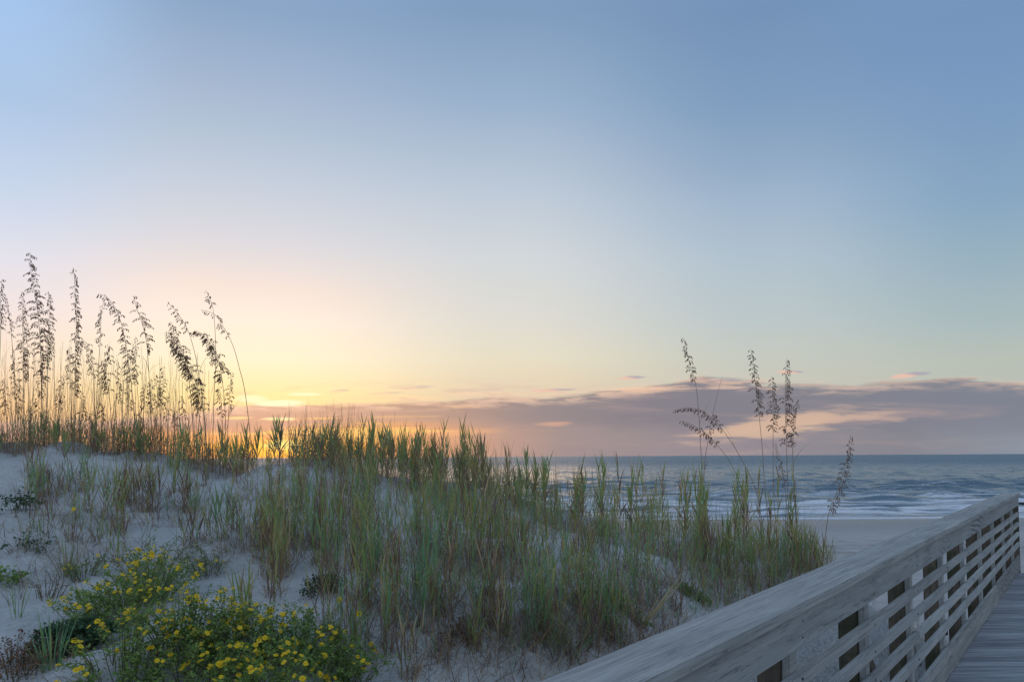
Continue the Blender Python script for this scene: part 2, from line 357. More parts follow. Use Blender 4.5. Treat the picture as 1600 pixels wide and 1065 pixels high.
# ------------------------------------------------------------------ object helpers
def tag(o, label=None, cat=None, group=None, kind=None):
    if label: o['label'] = label
    if cat: o['category'] = cat
    if group: o['group'] = group
    if kind: o['kind'] = kind
    return o
def empty(name, loc=(0, 0, 0), rz=0):
    o = bpy.data.objects.new(name, None); C.objects.link(o); o.location = loc; o.rotation_euler = (0, 0, rz); o.empty_display_size = .1; return o
def mesh_obj(name, V, Fc, mats, mi=None, parent=None, smooth=False):
    me = bpy.data.meshes.new(name)
    V = np.asarray(V, np.float32).reshape(-1, 3)
    if isinstance(Fc, np.ndarray) and Fc.ndim == 2:
        n, k = Fc.shape
        me.vertices.add(len(V)); me.vertices.foreach_set('co', V.ravel())
        me.loops.add(n*k); me.loops.foreach_set('vertex_index', Fc.astype(np.int32).ravel())
        me.polygons.add(n); me.polygons.foreach_set('loop_start', np.arange(0, n*k, k, dtype=np.int32))
        me.update(calc_edges=True)
    else:
        me.from_pydata([tuple(v) for v in V], [], Fc)
    for m_ in (mats if isinstance(mats, list) else [mats]): me.materials.append(m_)
    if mi is not None: me.polygons.foreach_set('material_index', np.asarray(mi, np.int32))
    if smooth: me.polygons.foreach_set('use_smooth', np.ones(len(me.polygons), bool))
    o = bpy.data.objects.new(name, me); C.objects.link(o)
    if parent: o.parent = parent
    return o
def grid(xs, ys, zf):
    Xg, Yg = np.meshgrid(xs, ys); Zg = zf(Xg, Yg)
    V = np.stack([Xg, Yg, Zg], -1).reshape(-1, 3); nx, ny = len(xs), len(ys)
    i = (np.arange(ny-1)[:, None]*nx+np.arange(nx-1)[None]).ravel()
    return V, np.stack([i, i+1, i+nx+1, i+nx], -1)

# ------------------------------------------------------------------ setting
V, Fc = grid(np.concatenate([np.arange(-19, -7, .25), np.arange(-7, 6, .05), np.arange(6, 15, .25)]), np.concatenate([np.arange(-8, 2, .2), np.arange(2, 11, .05), np.arange(11, 21, .25)]), H)
tag(mesh_obj('sand_dune', V, Fc, M['dune'], smooth=True), kind='structure')
xs = np.concatenate([[-9000, -3000, -1000, -400], np.arange(-200, 201, 4), [400, 1000, 3000, 9000]])
ys = np.concatenate([[-9000, -2000, -500, -150], np.arange(-60, 80, 1.0), [120, 400]])
V, Fc = grid(xs, ys, lambda x, y: beachz(y)+.04*np.sin(x*.35+np.sin(y*.3))*np.sin(y*.8)*sm(70, 40, y)*0+.05*np.sin(x*.21+1.7*np.sin(y*.17))*(y < 50))
tag(mesh_obj('beach', V, Fc, M['beach'], smooth=True), kind='structure')
# the sea: swell rows run along the shore, more broken close in
SEA = -2.6
rows = np.concatenate([np.arange(44, 130, .35), 130*np.exp(np.linspace(0, math.log(30000/130), 260)[1:])])
us = np.linspace(-1.5, 1.5, 760)
Ym, Um = np.meshgrid(rows, us, indexing='ij'); Xm = Um*(Ym+30)
def fbm1(x, seed, o=4):
    r = np.random.default_rng(seed); z = 0
    for k in range(o):
        z = z+np.sin(x*(1.9**k)*r.uniform(.8, 1.2)+r.uniform(0, 6.28)+np.sin(x*.6*(1.7**k)+r.uniform(0, 6)))/(1.5**k)
    return z
Z = np.zeros_like(Ym); foam = np.zeros_like(Ym)
crests = [(53.0, .13, 1.0, 11), (58, .20, 1.5, 12), (64.5, .22, 1.7, 13), (72, .30, 2.0, 14), (81, .32, 2.4, 15), (92, .42, 2.8, 16), (100, .40, 3.0, 22), (112, .45, 3.2, 17), (128, .34, 3.6, 18), (150, .4, 4.2, 19), (172, .36, 5, 20), (205, .36, 6, 21), (250, .4, 7, 23), (300, .4, 8, 24)]
for Yk, A, wd, sd_ in crests:
    line = Yk+.022*Yk*fbm1(Xm*.045, sd_)*.5
    amp = A*np.clip(.45+.45*fbm1(Xm*(6/Yk)*.7, sd_+50), 0.05, 1.3)
    d = (Ym-line)/wd
    prof = np.where(d < 0, np.exp(-(d/.55)**2), np.exp(-(d/1.5)**2))     # steep face towards the beach
    Z += amp*prof*.62
    if Yk < 120:
        brk = sm(.55, .9, amp/A)*(1 if Yk < 90 else .5)
        foam = np.maximum(foam, brk*np.exp(-((d+.55)/.5)**2)*.95)
        foam = np.maximum(foam, .62*np.exp(-((d+1.9)/1.3)**2)*np.clip(1.35-Yk/150, 0, 1))
for Xc, Yc_, w_, a_ in [(58, 165, 13, .75), (38, 106, 9, .62), (49, 99, 11, .62), (60, 101, 9, .45), (12, 120, 12, .4), (30, 88, 9, .35)]:
    d = (Ym-Yc_-.02*(Xm-Xc))/(Yc_*.02)
    Z += .75*a_*np.exp(-((Xm-Xc)/w_)**2)*np.where(d < 0, np.exp(-(d/.7)**2), np.exp(-(d/1.6)**2))
for k in range(26):
    th = rng.uniform(-.7, .7)+math.pi/2; lam = rng.uniform(1.6, 9); a = .011*lam**.8
    kx, ky = 2*math.pi/lam*math.cos(th), 2*math.pi/lam*math.sin(th)
    Z += a*np.sin(kx*Xm+ky*Ym+rng.uniform(0, 6.28)+.6*np.sin(Xm*.11+Ym*.07+k))*sm(lam*160, lam*60, Ym)*sm(50, 58, Ym)
foam = np.maximum(foam, (.56+.30*vnoise(Xm*.025, Ym*.5))*(1-sm(64, 125, Ym))*sm(52, 54, Ym))
for Yb, x0, x1, k_ in [(56.5, -40, 70, .9), (60, -50, 20, .8), (62, 14, 45, .7), (67, -60, 30, .85), (69, 22, 60, .8), (76, -50, 18, .8), (79, 30, 60, .9), (88, -30, 30, .6), (104, 20, 70, .55)]:
    ln = Yb+.6*fbm1(Xm*.07, int(Yb*7))*.6
    foam = np.maximum(foam, k_*1.15*np.exp(-((Ym-ln)/(.5+.006*Yb))**2)*sm(x0-12, x0+8, Xm)*(1-sm(x1-8, x1+12, Xm)))
swash = 51.2+.5*fbm1(Xm*.05, 77)*.5
foam = np.maximum(foam, np.exp(-((Ym-swash-.9)/.7)**2)*1.05)
foam = np.maximum(foam, .6*np.exp(-((Ym-swash-2.6)/1.6)**2))
Z = SEA+Z*sm(49, 56, Ym)+.0
Z = np.where(Ym < swash, SEA-.3*np.clip(swash-Ym, 0, 2), Z)+np.where(Ym >= swash, .03, 0)
ny, nx = Ym.shape
V = np.stack([Xm, Ym, Z], -1).reshape(-1, 3)
i = (np.arange(ny-1)[:, None]*nx+np.arange(nx-1)[None]).ravel()
sea = mesh_obj('sea', V, np.stack([i, i+1, i+nx+1, i+nx], -1), M['sea'], smooth=True); tag(sea, kind='structure')
at2 = sea.data.attributes.new('foam', 'FLOAT', 'POINT'); at2.data.foreach_set('value', foam.astype(np.float32).ravel())

# ------------------------------------------------------------------ boardwalk and railing
RD = Vector((.606, .795, 0)).normalized(); RN = Vector((-RD.y, RD.x, 0)); RA = math.atan2(RD.y, RD.x)
def box(x0, x1, y0, y1, z0, z1, bev=.004):
    """a bevelled board, corners softened"""
    b = min(bev, (x1-x0)/3, (y1-y0)/3, (z1-z0)/3)
    V = []; 
    import itertools
    bmv = []
    import bmesh
    bm = bmesh.new(); bmesh.ops.create_cube(bm, size=1)
    for v in bm.verts: v.co = Vector(((x0+x1)/2+v.co.x*(x1-x0), (y0+y1)/2+v.co.y*(y1-y0), (z0+z1)/2+v.co.z*(z1-z0)))
    bmesh.ops.bevel(bm, geom=bm.edges[:], offset=b, segments=2, affect='EDGES')
    return bm
def bm_obj(name, bm, m_, parent=None):
    me = bpy.data.meshes.new(name); bm.to_mesh(me); bm.free(); me.materials.append(m_)
    o = bpy.data.objects.new(name, me); C.objects.link(o); o.parent = parent; return o
rail = tag(empty('wooden_railing', (0, 0, 0), RA), 'grey weathered wooden railing with broad flat cap along the boardwalk', 'railing')
T0, T1 = -2.5, 13.35
def wob(bm, amp, seed):          # boards are never dead straight
    import bmesh
    es = [e for e in bm.edges if abs(e.verts[0].co.x-e.verts[1].co.x) > 1.0]
    bmesh.ops.subdivide_edges(bm, edges=es, cuts=14, use_grid_fill=True)
    for v in bm.verts:
        v.co.z += amp*math.sin(v.co.x*1.3+seed)+amp*.5*math.sin(v.co.x*3.1+seed*2); v.co.y += amp*.8*math.sin(v.co.x*1.7+seed*3)
    return bm
# local frame: x along the rail, y outward (away from the walker), z up
for k, (a, b) in enumerate([(T0, 1.0), (1.004, T1)]):
    bm_obj('cap_board', wob(box(a, b, .915, 1.139, 1.072, 1.110, .006), .0015, k), M['wood'], rail)
    bm_obj('fascia_board', wob(box(a-.3 if k else a, b-.304 if k < 1 else b-.01, .938, .974, .928, 1.069, .005), .0015, k+9), M['woodface'], rail)
for j, zt in enumerate((.832, .690, .548, .402)):
    cuts = [T0, [1.9, 3.1, .7, 4.3][j], [6.7, 9.1, 5.5, 7.9][j], T1-.02]
    for k in range(3):
        bm_obj('slat', wob(box(cuts[k]+.002, cuts[k+1]-.002,   .939, .974, zt-.054, zt, .004), .0025, k+j*3), M['slat'], rail)
cuts = [T0, 3.05, 10.2, T1-.03]
for k in range(3):
    bm_obj('kick_board', wob(box(cuts[k]+.003, cuts[k+1]-.003, .940, .974, .012, .212, .005), .002, k+5), M['wood'], rail)
tp = [-1.8+1.21*i+random.uniform(-.04, .04) for i in range(13)]
for k, t_ in enumerate(tp):
    bm_obj('post_lit_face', box(t_, t_+.09, .9755, 1.005, -.25, 1.0705, .003), M['slat'], rail)  # added board; its pale colour stands for the post's lit inner side
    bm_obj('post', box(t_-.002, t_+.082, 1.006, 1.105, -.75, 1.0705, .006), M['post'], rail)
    if k < 12:
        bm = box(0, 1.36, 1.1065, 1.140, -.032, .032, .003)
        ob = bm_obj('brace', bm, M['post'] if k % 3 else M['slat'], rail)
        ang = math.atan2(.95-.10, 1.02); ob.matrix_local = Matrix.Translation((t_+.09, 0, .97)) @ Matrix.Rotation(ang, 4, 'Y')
# end post leaning a little, at the head of the steps
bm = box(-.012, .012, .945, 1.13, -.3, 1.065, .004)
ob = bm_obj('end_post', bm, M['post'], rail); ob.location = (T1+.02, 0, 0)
def tube(pts, r, sides=8, r1=None):
    V, Fc = [], []; n = len(pts)
    for i, p in enumerate(pts):
        d = (pts[min(i+1, n-1)]-pts[max(i-1, 0)]).normalized()
        a = d.cross(Vector((0, 1, .13))).normalized(); b = d.cross(a)
        rr = r if r1 is None else r+(r1-r)*i/(n-1)
        for k in range(sides):
            q = 2*math.pi*k/sides; V.append(p+(a*math.cos(q)+b*math.sin(q))*rr)
    for i in range(n-1):
        for k in range(sides):
            k2 = (k+1) % sides; Fc.append((i*sides+k, i*sides+k2, (i+1)*sides+k2, (i+1)*sides+k))
    return V, Fc
nail0 = None
for k, t_ in enumerate(tp):
    if not 1.5 < t_ < 9: continue
    for zz in (1.035, .965, .807, .664, .522, .376, .15):
        if nail0 is None:
            V, Fc = tube([Vector((0, .003, 0)), Vector((0, -.0022, 0))], .0055, 8); Fc = [tuple(f) for f in Fc]+[tuple(range(8, 16))]
            nl_ = nail0 = mesh_obj('nail_head', V, Fc, M['metal'], parent=rail)
        else:
            nl_ = nail0.copy(); C.objects.link(nl_)
        nl_.location = (t_+.045+random.uniform(-.015, .015), .938, zz+random.uniform(-.008, .008))
hr_ = tag(empty('stair_handrail', tuple(RD*13.5+RN*.9), RA), 'slim dark metal handrail just past the end of the wooden railing', 'handrail')
V, Fc = tube([Vector((0, .05, .95)), Vector((.05, -.9, .95)), Vector((.1, -1.9, .95))], .019)
mesh_obj('rail_pipe', V, [tuple(f) for f in Fc], M['metal'], parent=hr_)
for yv in (-.1, -1.8):
    V, Fc = tube([Vector((.05, yv, -.7)), Vector((.05, yv, .95))], .018); mesh_obj('rail_post', V, [tuple(f) for f in Fc], M['metal'], parent=hr_)
# deck: boards laid across, mitred along the railing
V, Fc = [], []
yv = -2.6; big = [6.40, 7.28, 8.24, 9.39, 5.4]
k = 0
while yv < 10.86:
    w_ = .138; y1 = min(yv+w_, 10.90)
    dz = random.uniform(-.003, .002); zt = dz
    xl = lambda yq: (.606*yq-.938)/.795*1.0
    j0 = random.uniform(-.012, .012)
    xr = 2.6
    for (yq) in (yv, y1):
        for zq in (-.036+dz, zt):
            V.append((xl(yq)-.02, yq, zq)); V.append((xl(yq)+xr, yq, zq+j0*.3))
    b = len(V)-8
    Fc += [(b+2, b+3, b+7, b+6), (b, b+4, b+5, b+1), (b, b+1, b+3, b+2), (b+4, b+6, b+7, b+5), (b, b+2, b+6, b+4), (b+1, b+5, b+7, b+3)]
    gap_ = .005
    for bb in big:
        if yv <= bb < yv+.145: gap_ = .022; big.remove(bb); break
    yv = y1+gap_; k += 1
bw = mesh_obj('boardwalk', V, Fc, M['deck']); tag(bw, kind='structure')
# the joists that carry it
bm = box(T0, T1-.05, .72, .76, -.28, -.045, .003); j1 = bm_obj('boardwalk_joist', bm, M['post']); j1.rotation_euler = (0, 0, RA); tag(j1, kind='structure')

# ------------------------------------------------------------------ grass machinery
class Blades:
    def __init__(s): s.rows = []; s.V = []; s.F = []; s.mi = []; s.n = 0
    def add(s, p, azm, tilt, curv, L, w, mi, sec=1, yaw=None): s.rows.append((p[0], p[1], p[2], azm, tilt, curv, L, w, mi, sec, azm+math.pi/2+random.gauss(0, .5) if yaw is None else yaw))
    def build(s, name, parent=None, mats=None, S=5):
        a = np.array(s.rows, float); N = len(a)
        t = np.linspace(0, 1, S+1)
        th = a[:, 4, None]+a[:, 5, None]*(t[None]+.5/S)
        st = (a[:, 6]/S)[:, None]
        hx = np.concatenate([np.zeros((N, 1)), np.cumsum(np.sin(th[:, :-1])*st, 1)], 1)
        hz = np.concatenate([np.zeros((N, 1)), np.cumsum(np.cos(th[:, :-1])*st, 1)], 1)
        cx_, sx_ = np.cos(a[:, 3])[:, None], np.sin(a[:, 3])[:, None]
        P = np.stack([a[:, 0, None]+hx*cx_, a[:, 1, None]+hx*sx_, a[:, 2, None]+hz], -1)
        leafp = np.interp(t, [0, .25, .6, 1], [.6, 1, .75, .06]); stemp = np.interp(t, [0, 1], [1, .5])
        prof = np.where(a[:, 9, None] > .5, leafp[None], stemp[None])*a[:, 7, None]*.5
        side = np.stack([np.cos(a[:, 10]), np.sin(a[:, 10]), np.zeros(N)], -1)[:, None]*prof[..., None]
        # shallow V fold: three points across
        dirx = np.stack([-np.sin(a[:, 10]), np.cos(a[:, 10]), np.zeros(N)], -1)[:, None]*prof[..., None]*.5
        V = np.stack([P-side+dirx, P-dirx, P+side+dirx], 2)    # N,S+1,3,3
        base = (np.arange(N)*(S+1)*3)[:, None, None]+(np.arange(S)*3)[None, :, None]+np.arange(2)[None, None]
        Fq = np.stack([base, base+1, base+4, base+3], -1).reshape(-1, 4)
        mi = np.repeat(a[:, 8].astype(int), S*2)
        return mesh_obj(name, V.reshape(-1, 3), Fq, mats or G, mi, parent)
PAL = {'green': [GREEN]*5+[BLUE]*2+[OLIVE]*3+[BROWN, STRAW], 'blue': [BLUE]*7+[GREEN]*3+[PLUM], 'olive': [OLIVE]*5+[GREEN]*3+[STRAW]+[BROWN],
       'brown': [BROWN]*5+[PLUM]*4+[STRAW]+[OLIVE], 'mix': [GREEN]*3+[BLUE]+[OLIVE]*2+[BROWN]*3+[PLUM]*2+[STRAW]*2, 'straw': [STRAW]*6+[OLIVE]*2}
WIND = 2.9                       # seaward breeze bends things to the left
def tuft(B, p, h, n, pal='green', spread=.07, lean=.10, leaf=.24, skirt=.35, lw=.0078):
    """upright stems with alternate leaves held close, dry leaves at the foot"""
    cs = PAL[pal]
    for i in range(int(n*1.3)):
        a = random.uniform(0, 6.28); r = spread*1.3*random.random()
        B.add((p[0]+r*math.cos(a), p[1]+r*math.sin(a), p[2]-.03), a+random.gauss(0, 1), random.uniform(.05, .6), random.uniform(-.2, 1.2), h*random.uniform(.2, .55), .0034, random.choice([BROWN, PLUM, PLUM, BROWN, STRAW]))
    for i in range(n):
        a = random.uniform(0, 6.28); r = spread*random.random()**.6
        b = (p[0]+r*math.cos(a), p[1]+r*math.sin(a)); b = (b[0], b[1], float(H(b[0], b[1]))-.02)
        hh = h*random.uniform(.55, 1.0); az_ = random.uniform(0, 6.28); tl = abs(random.gauss(0, lean)); cv = random.gauss(0, .08)
        sc = random.choice(cs) if random.random() < .5 else BROWN
        B.add(b, az_, tl, cv, hh*.9, .0042, sc, 0)
        nl = max(3, int(hh/.07)); side = random.uniform(0, 6.28)
        for j in range(nl):
            s = (j+random.random()*.6)/nl*.92
            th = tl+cv*s*.5
            q = (b[0]+math.sin(th)*math.cos(az_)*s*hh*.9, b[1]+math.sin(th)*math.sin(az_)*s*hh*.9, b[2]+math.cos(th)*s*hh*.9)
            low = s < skirt
            c = random.choice([BROWN, PLUM, BROWN, STRAW] if low and random.random() < .75 else cs)
            L = leaf*random.uniform(.55, 1.1)*(1-.35*s)
            if low: B.add(q, side+j*math.pi+random.gauss(0, .5), random.uniform(.25, .9), random.uniform(.2, 1.5), L*.75, lw*.6, c)
            elif random.random() < .09: B.add(q, side+j*math.pi+random.gauss(0, .6), random.uniform(.3, .8), random.uniform(1.0, 2.6), L*1.5, lw*.7, random.choice(cs+[STRAW, BROWN]))
            else: B.add(q, side+j*math.pi+random.gauss(0, .35), random.uniform(.10, .46)*(1.15-s*.6), random.uniform(-.05, .5), L*random.choice([1, 1, 1.25]), lw*random.uniform(.6, 1.0), c)
def fan(B, p, h, n, pal='blue', w=.006, open_=.35, curv=.6):
    """long blades straight from the ground"""
    for i in range(n):
        a = random.uniform(0, 6.28); r = .04*random.random()
        b = (p[0]+r*math.cos(a), p[1]+r*math.sin(a), p[2]-.02)
        B.add(b, a, abs(random.gauss(0, open_)), random.uniform(.0, curv), h*random.uniform(.5, 1), w*random.uniform(.6, 1.1), random.choice(PAL[pal]))
def dead(B, p, r, n, h=.22):
    n = int(n*.8)
    """tangle of dry leaves and stalks lying about"""
    for i in range(n):
        a = random.uniform(0, 6.28); q = r*random.random()**.5
        x_, y_ = p[0]+q*math.cos(a), p[1]+q*math.sin(a)
        B.add((x_, y_, float(H(x_, y_))-.005), random.uniform(0, 6.28), random.uniform(.2, 1.35), random.uniform(-.3, 1.6), h*random.uniform(.4, 1.2), random.uniform(.0025, .005), random.choice([BROWN, PLUM, PLUM, BROWN, STRAW]), random.random() < .6)
def stalk(B, p, h, c=None):
    B.add((p[0], p[1], p[2]-.02), random.uniform(0, 6.28), abs(random.gauss(0, .05)), random.uniform(-.1, .35), h, .0038, random.choice([BROWN, BROWN, PLUM, STRAW]) if c is None else c, 0)

def spear(B, p, h, pal='mix', az_=None, tl=None):
    """one tall stem, bare and ragged below, a tight sheaf of leaves above"""
    az_ = random.choice([0, math.pi])+random.gauss(0, .4) if az_ is None else az_; tl = abs(random.gauss(.05, .07)) if tl is None else tl
    for m_ in range(random.choice([1, 1, 2])):
        h2 = h*(1 if m_ == 0 else random.uniform(.7, .95)); a2 = az_+random.gauss(0, .3); t2 = tl+random.gauss(0, .03)
        b = (p[0]+random.gauss(0, .012), p[1]+random.gauss(0, .012), p[2]-.02); hs = h2*.86
        B.add(b, a2, t2, 0, hs, .006, BROWN, 0)
        for j in range(14):
            s = .25+.74*(j+random.random()*.5)/14
            q = (b[0]+math.sin(t2)*math.cos(a2)*s*hs, b[1]+math.sin(t2)*math.sin(a2)*s*hs, b[2]+math.cos(t2)*s*hs)
            side = random.choice([0, math.pi])+random.gauss(0, .5)
            low = s < .5
            B.add(q, side, random.uniform(.1, .5 if low else .27), random.uniform(0, .9 if low else .12), random.uniform(.15, .27)*(1.05-.35*s), .0115*random.uniform(.7, 1.1), random.choice([BROWN, PLUM, STRAW]) if low and random.random() < .6 else random.choice(PAL[pal]), 1, random.gauss(0, .5))
B = Blades()
def world_pt(px, Y):
    X_ = (px-800)/F*Y; return Vector((X_, Y, float(H(X_, Y))))
# left crest
for i in range(200):
    px = random.uniform(-120, 385); Y_ = float(crestY((px-800)/F*8))+random.uniform(-.3, 1.1)
    p = world_pt(px, Y_); k = random.random()
    hh = random.uniform(.25, .52)
    if 120 < px < 300 or px < 80: hh *= 1.05
    tuft(B, p, hh, random.randint(3, 5), random.choice(['mix', 'green', 'brown', 'green', 'mix']), .1, .16, .2)
for i in range(720):
    px = random.uniform(-120, 395); Y_ = float(crestY((px-800)/F*8))+random.uniform(-.2, 1.0); p = world_pt(px, Y_)
    stalk(B, p, random.uniform(.35, 1.25) if px < 330 else random.uniform(.3, .6))
for i in range(60):
    px = random.uniform(-60, 400); Y_ = float(crestY((px-800)/F*8))+random.uniform(-.2, .6); dead(B, world_pt(px, Y_), .15, 18, .25)
# middle crest, the tall spears against the sunrise
for px in [372, 388, 402, 418, 440, 452, 462, 474, 505, 520, 540, 560, 575, 590, 610, 628, 640, 662, 680, 690, 705, 718, 735, 748]+[random.uniform(380, 760) for _ in range(75)]:
    Y_ = random.uniform(7.0, 8.6); p = world_pt(px+random.uniform(-6, 6), Y_)
    topy = 655+random.expovariate(1/44)
    hh = (EYE-(topy-HORIZ)/F*Y_)-p.z
    hh = min(max(hh*1.08, .2), 1.1)
    if 385 < px < 475: hh *= .62
    if 395 < px < 465 and random.random() < .5: continue
    tuft(B, p, hh, random.randint(2, 5), random.choice(['mix', 'green', 'green', 'mix', 'blue', 'olive']), .06, .07, .25, .45)
for i in range(260):
    px = random.uniform(440, 790); Y_ = random.uniform(7.1, 9); p = world_pt(px, Y_)
    stalk(B, p, random.uniform(.3, .7)); stalk(B, p, random.uniform(.2, .5))
    for q in range(5): B.add((p.x+random.gauss(0, .04), p.y, p.z+random.uniform(.0, .4)), random.uniform(0, 6.28), random.uniform(.1, .9), random.uniform(-.3, 1.3), random.uniform(.08, .2), .004, random.choice([BROWN, BROWN, PLUM, STRAW, OLIVE]))
for i in range(60):
    px = random.uniform(400, 800); dead(B, world_pt(px, random.uniform(7.2, 8.8)), .15, 16, .25)
for px, ty in [(405, 668), (432, 645), (441, 650), (463, 655), (474, 668), (487, 660), (522, 640), (527, 660), (566, 645), (586, 641), (604, 660), (612, 668), (632, 652), (655, 655), (662, 660), (677, 668), (698, 645), (716, 644), (724, 660), (738, 676), (752, 680), (790, 692), (794, 700), (821, 686), (853, 708), (905, 728), (912, 735), (940, 705), (965, 703), (985, 705), (1002, 702), (1042, 708), (1075, 740), (1095, 720), (1160, 745), (1205, 760), (1232, 755)]+[(random.uniform(480, 760), random.uniform(655, 705)) for _ in range(44)]+[(random.uniform(760, 1260), 700+random.expovariate(1/35)) for _ in range(24)]+[(random.uniform(-60, 400), random.uniform(640, 690)) for _ in range(25)]:
    Y_ = random.uniform(7.2, 8.3); bx = px+random.uniform(-12, 4); p = world_pt(bx, Y_)
    h_ = EYE-(ty-HORIZ)/F*Y_-p.z; spear(B, p, max(h_, .15)*1.0, random.choice(['green', 'mix', 'olive', 'mix', 'green']), 0 if px > bx else math.pi, abs(px-bx)/F*Y_/max(h_, .2))
# right crest down to the railing
for px in [770, 790, 815, 838, 856, 905, 940, 965, 985, 1000, 1045, 1078, 1092]+[random.uniform(740, 1275) for _ in range(95)]:
    Y_ = random.uniform(6.9, 9.0); p = world_pt(px+random.uniform(-6, 6), Y_)
    topy = np.interp(px, [740, 860, 1000, 1100, 1200, 1290], [690, 708, 705, 740, 765, 800])+random.expovariate(1/42)
    hh = min(max((EYE-(topy-HORIZ)/F*Y_)-p.z, .2), .95)
    tuft(B, p, hh, random.randint(3, 5), random.choice(['green', 'blue', 'green', 'mix', 'green', 'olive', 'mix']), .07, .13, .26, .35)
for i in range(200):
    px = random.uniform(760, 1275); p = world_pt(px, random.uniform(7.1, 9.2))
    if random.random() < .6: stalk(B, p, random.uniform(.3, .75))
    else: fan(B, p, random.uniform(.3, .6), 8, 'green')
for i in range(75):
    px = random.uniform(780, 1260); dead(B, world_pt(px, random.uniform(6.6, 8.6)), .16, 18, .25)
def scatter(n, x0, x1, y0, y1, fn):
    for i in range(n):
        p = ground(random.uniform(x0, x1), random.uniform(y0, y1))
        if p is not None and -.795*p.x+.606*p.y > 1.3: fn(p)
# slope, left
CL = [(48, 745, 'brown', .28), (58, 760, 'blue', .22), (205-150, 790, 'blue', .3), (75, 770, 'brown', .3), (50, 780, 'green', .28), (125, 770, 'blue', .36), (140, 800, 'green', .4), (165, 810, 'mix', .45), (190, 830, 'brown', .5), (185, 835, 'green', .52),
      (205, 790, 'mix', .4), (220, 800, 'brown', .42), (240, 798, 'brown', .38), (238, 800, 'mix', .42), (285, 800, 'brown', .35), (292, 795, 'mix', .4), (275, 770, 'green', .32), (330, 850, 'green', .42), (345, 845, 'blue', .4),
      (372, 830, 'green', .32), (365, 825, 'brown', .25), (300, 850, 'brown', .26), (320, 840, 'brown', .25), (405, 860, 'olive', .46), (418, 850, 'blue', .45), (432, 900, 'olive', .6), (440, 905, 'straw', .5), (428, 930, 'mix', .6), (425, 935, 'mix', .55),
      (470, 860, 'green', .5), (490, 880, 'blue', .55), (510, 905, 'green', .6), (515, 880, 'mix', .55), (500, 860, 'brown', .5), (530, 850, 'olive', .5), (560, 830, 'green', .5), (575, 940, 'green', .62), (585, 950, 'blue', .6), (560, 870, 'mix', .5),
      (600, 900, 'blue', .55), (612, 960, 'mix', .6), (605, 1010, 'mix', .5), (650, 985, 'blue', .5), (640, 880, 'green', .55), (660, 860, 'green', .55), (690, 870, 'blue', .5), (675, 930, 'blue', .5), (700, 850, 'olive', .5), (720, 870, 'green', .5), (745, 870, 'olive', .5),
      (740, 880, 'olive', .42), (765, 860, 'mix', .5), (790, 860, 'mix', .4), (820, 880, 'green', .45), (850, 870, 'green', .45), (835, 1010, 'blue', .45), (842, 1000, 'blue', .4), (855, 990, 'green', .45), (915, 960, 'green', .35), (950, 995, 'blue', .35), (955, 998, 'green', .36),
      (880, 900, 'olive', .3), (905, 890, 'brown', .4), (920, 880, 'brown', .35), (960, 880, 'blue', .3), (990, 890, 'blue', .35), (1010, 900, 'green', .35), (1060, 890, 'blue', .3), (1100, 880, 'brown', .35), (1110, 880, 'brown', .35), (1135, 900, 'green', .4),
      (1170, 905, 'green', .45), (1200, 900, 'green', .45), (1225, 900, 'blue', .42), (1250, 895, 'green', .42), (1265, 885, 'green', .4), (375, 965, 'olive', .25), (382, 960, 'olive', .22), (560, 1040, 'blue', .3), (640, 1060, 'mix', .3), (730, 900, 'mix', .4), (700, 960, 'mix', .4), (760, 930, 'brown', .35)]
for (px, py, pal, hh) in CL:
    p = ground(px, py)
    if p is None: continue
    tuft(B, p, hh*1.15, random.randint(6, 9), pal, .055, .11, .26, .28, .0095)
scatter(105, 30, 480, 735, 880, lambda p: tuft(B, p, random.uniform(.18, .38), random.randint(2, 4), random.choice(['mix', 'green', 'blue', 'brown']), .04, .16, .17))
scatter(130, 400, 820, 755, 910, lambda p: tuft(B, p, random.uniform(.3, .66), random.randint(3, 6), random.choice(['green', 'green', 'blue', 'mix', 'olive', 'brown']), .06, .12, .22))
scatter(75, 500, 1010, 880, 1040, lambda p: tuft(B, p, random.uniform(.25, .55), random.randint(3, 5), random.choice(['blue', 'mix', 'blue', 'green', 'brown']), .05, .16, .2))
scatter(155, 760, 1275, 820, 960, lambda p: tuft(B, p, random.uniform(.22, .5), random.randint(3, 6), random.choice(['green', 'blue', 'mix', 'blue']), .06, .16, .2))
scatter(120, 560, 1040, 850, 1050, lambda p: dead(B, p, .14, 20, .17))
scatter(85, 700, 1100, 900, 1055, lambda p: dead(B, p, .2, 30, .2))
scatter(40, 1020, 1260, 840, 960, lambda p: dead(B, p, .2, 28, .22))
scatter(70, 40, 560, 740, 900, lambda p: dead(B, p, .08, 18, .18))
scatter(26, 0, 120, 760, 1065, lambda p: dead(B, p, .12, 14, .18))
scatter(26, 820, 1150, 880, 960, lambda p: fan(B, p, random.uniform(.14, .28), 16, 'blue', .005, .7, 1.0))
scatter(30, 1230, 1295, 850, 900, lambda p: tuft(B, p, random.uniform(.3, .5), random.randint(3, 5), random.choice(['green', 'green', 'mix']), .06, .2, .24))
scatter(34, 640, 1080, 900, 1040, lambda p: fan(B, p, random.uniform(.18, .36), 12, random.choice(['brown', 'blue', 'mix']), .006, .7, 1.4))
scatter(20, 40, 330, 740, 860, lambda p: fan(B, p, random.uniform(.16, .3), 10, random.choice(['brown', 'blue', 'mix']), .005, .5, 1.2))
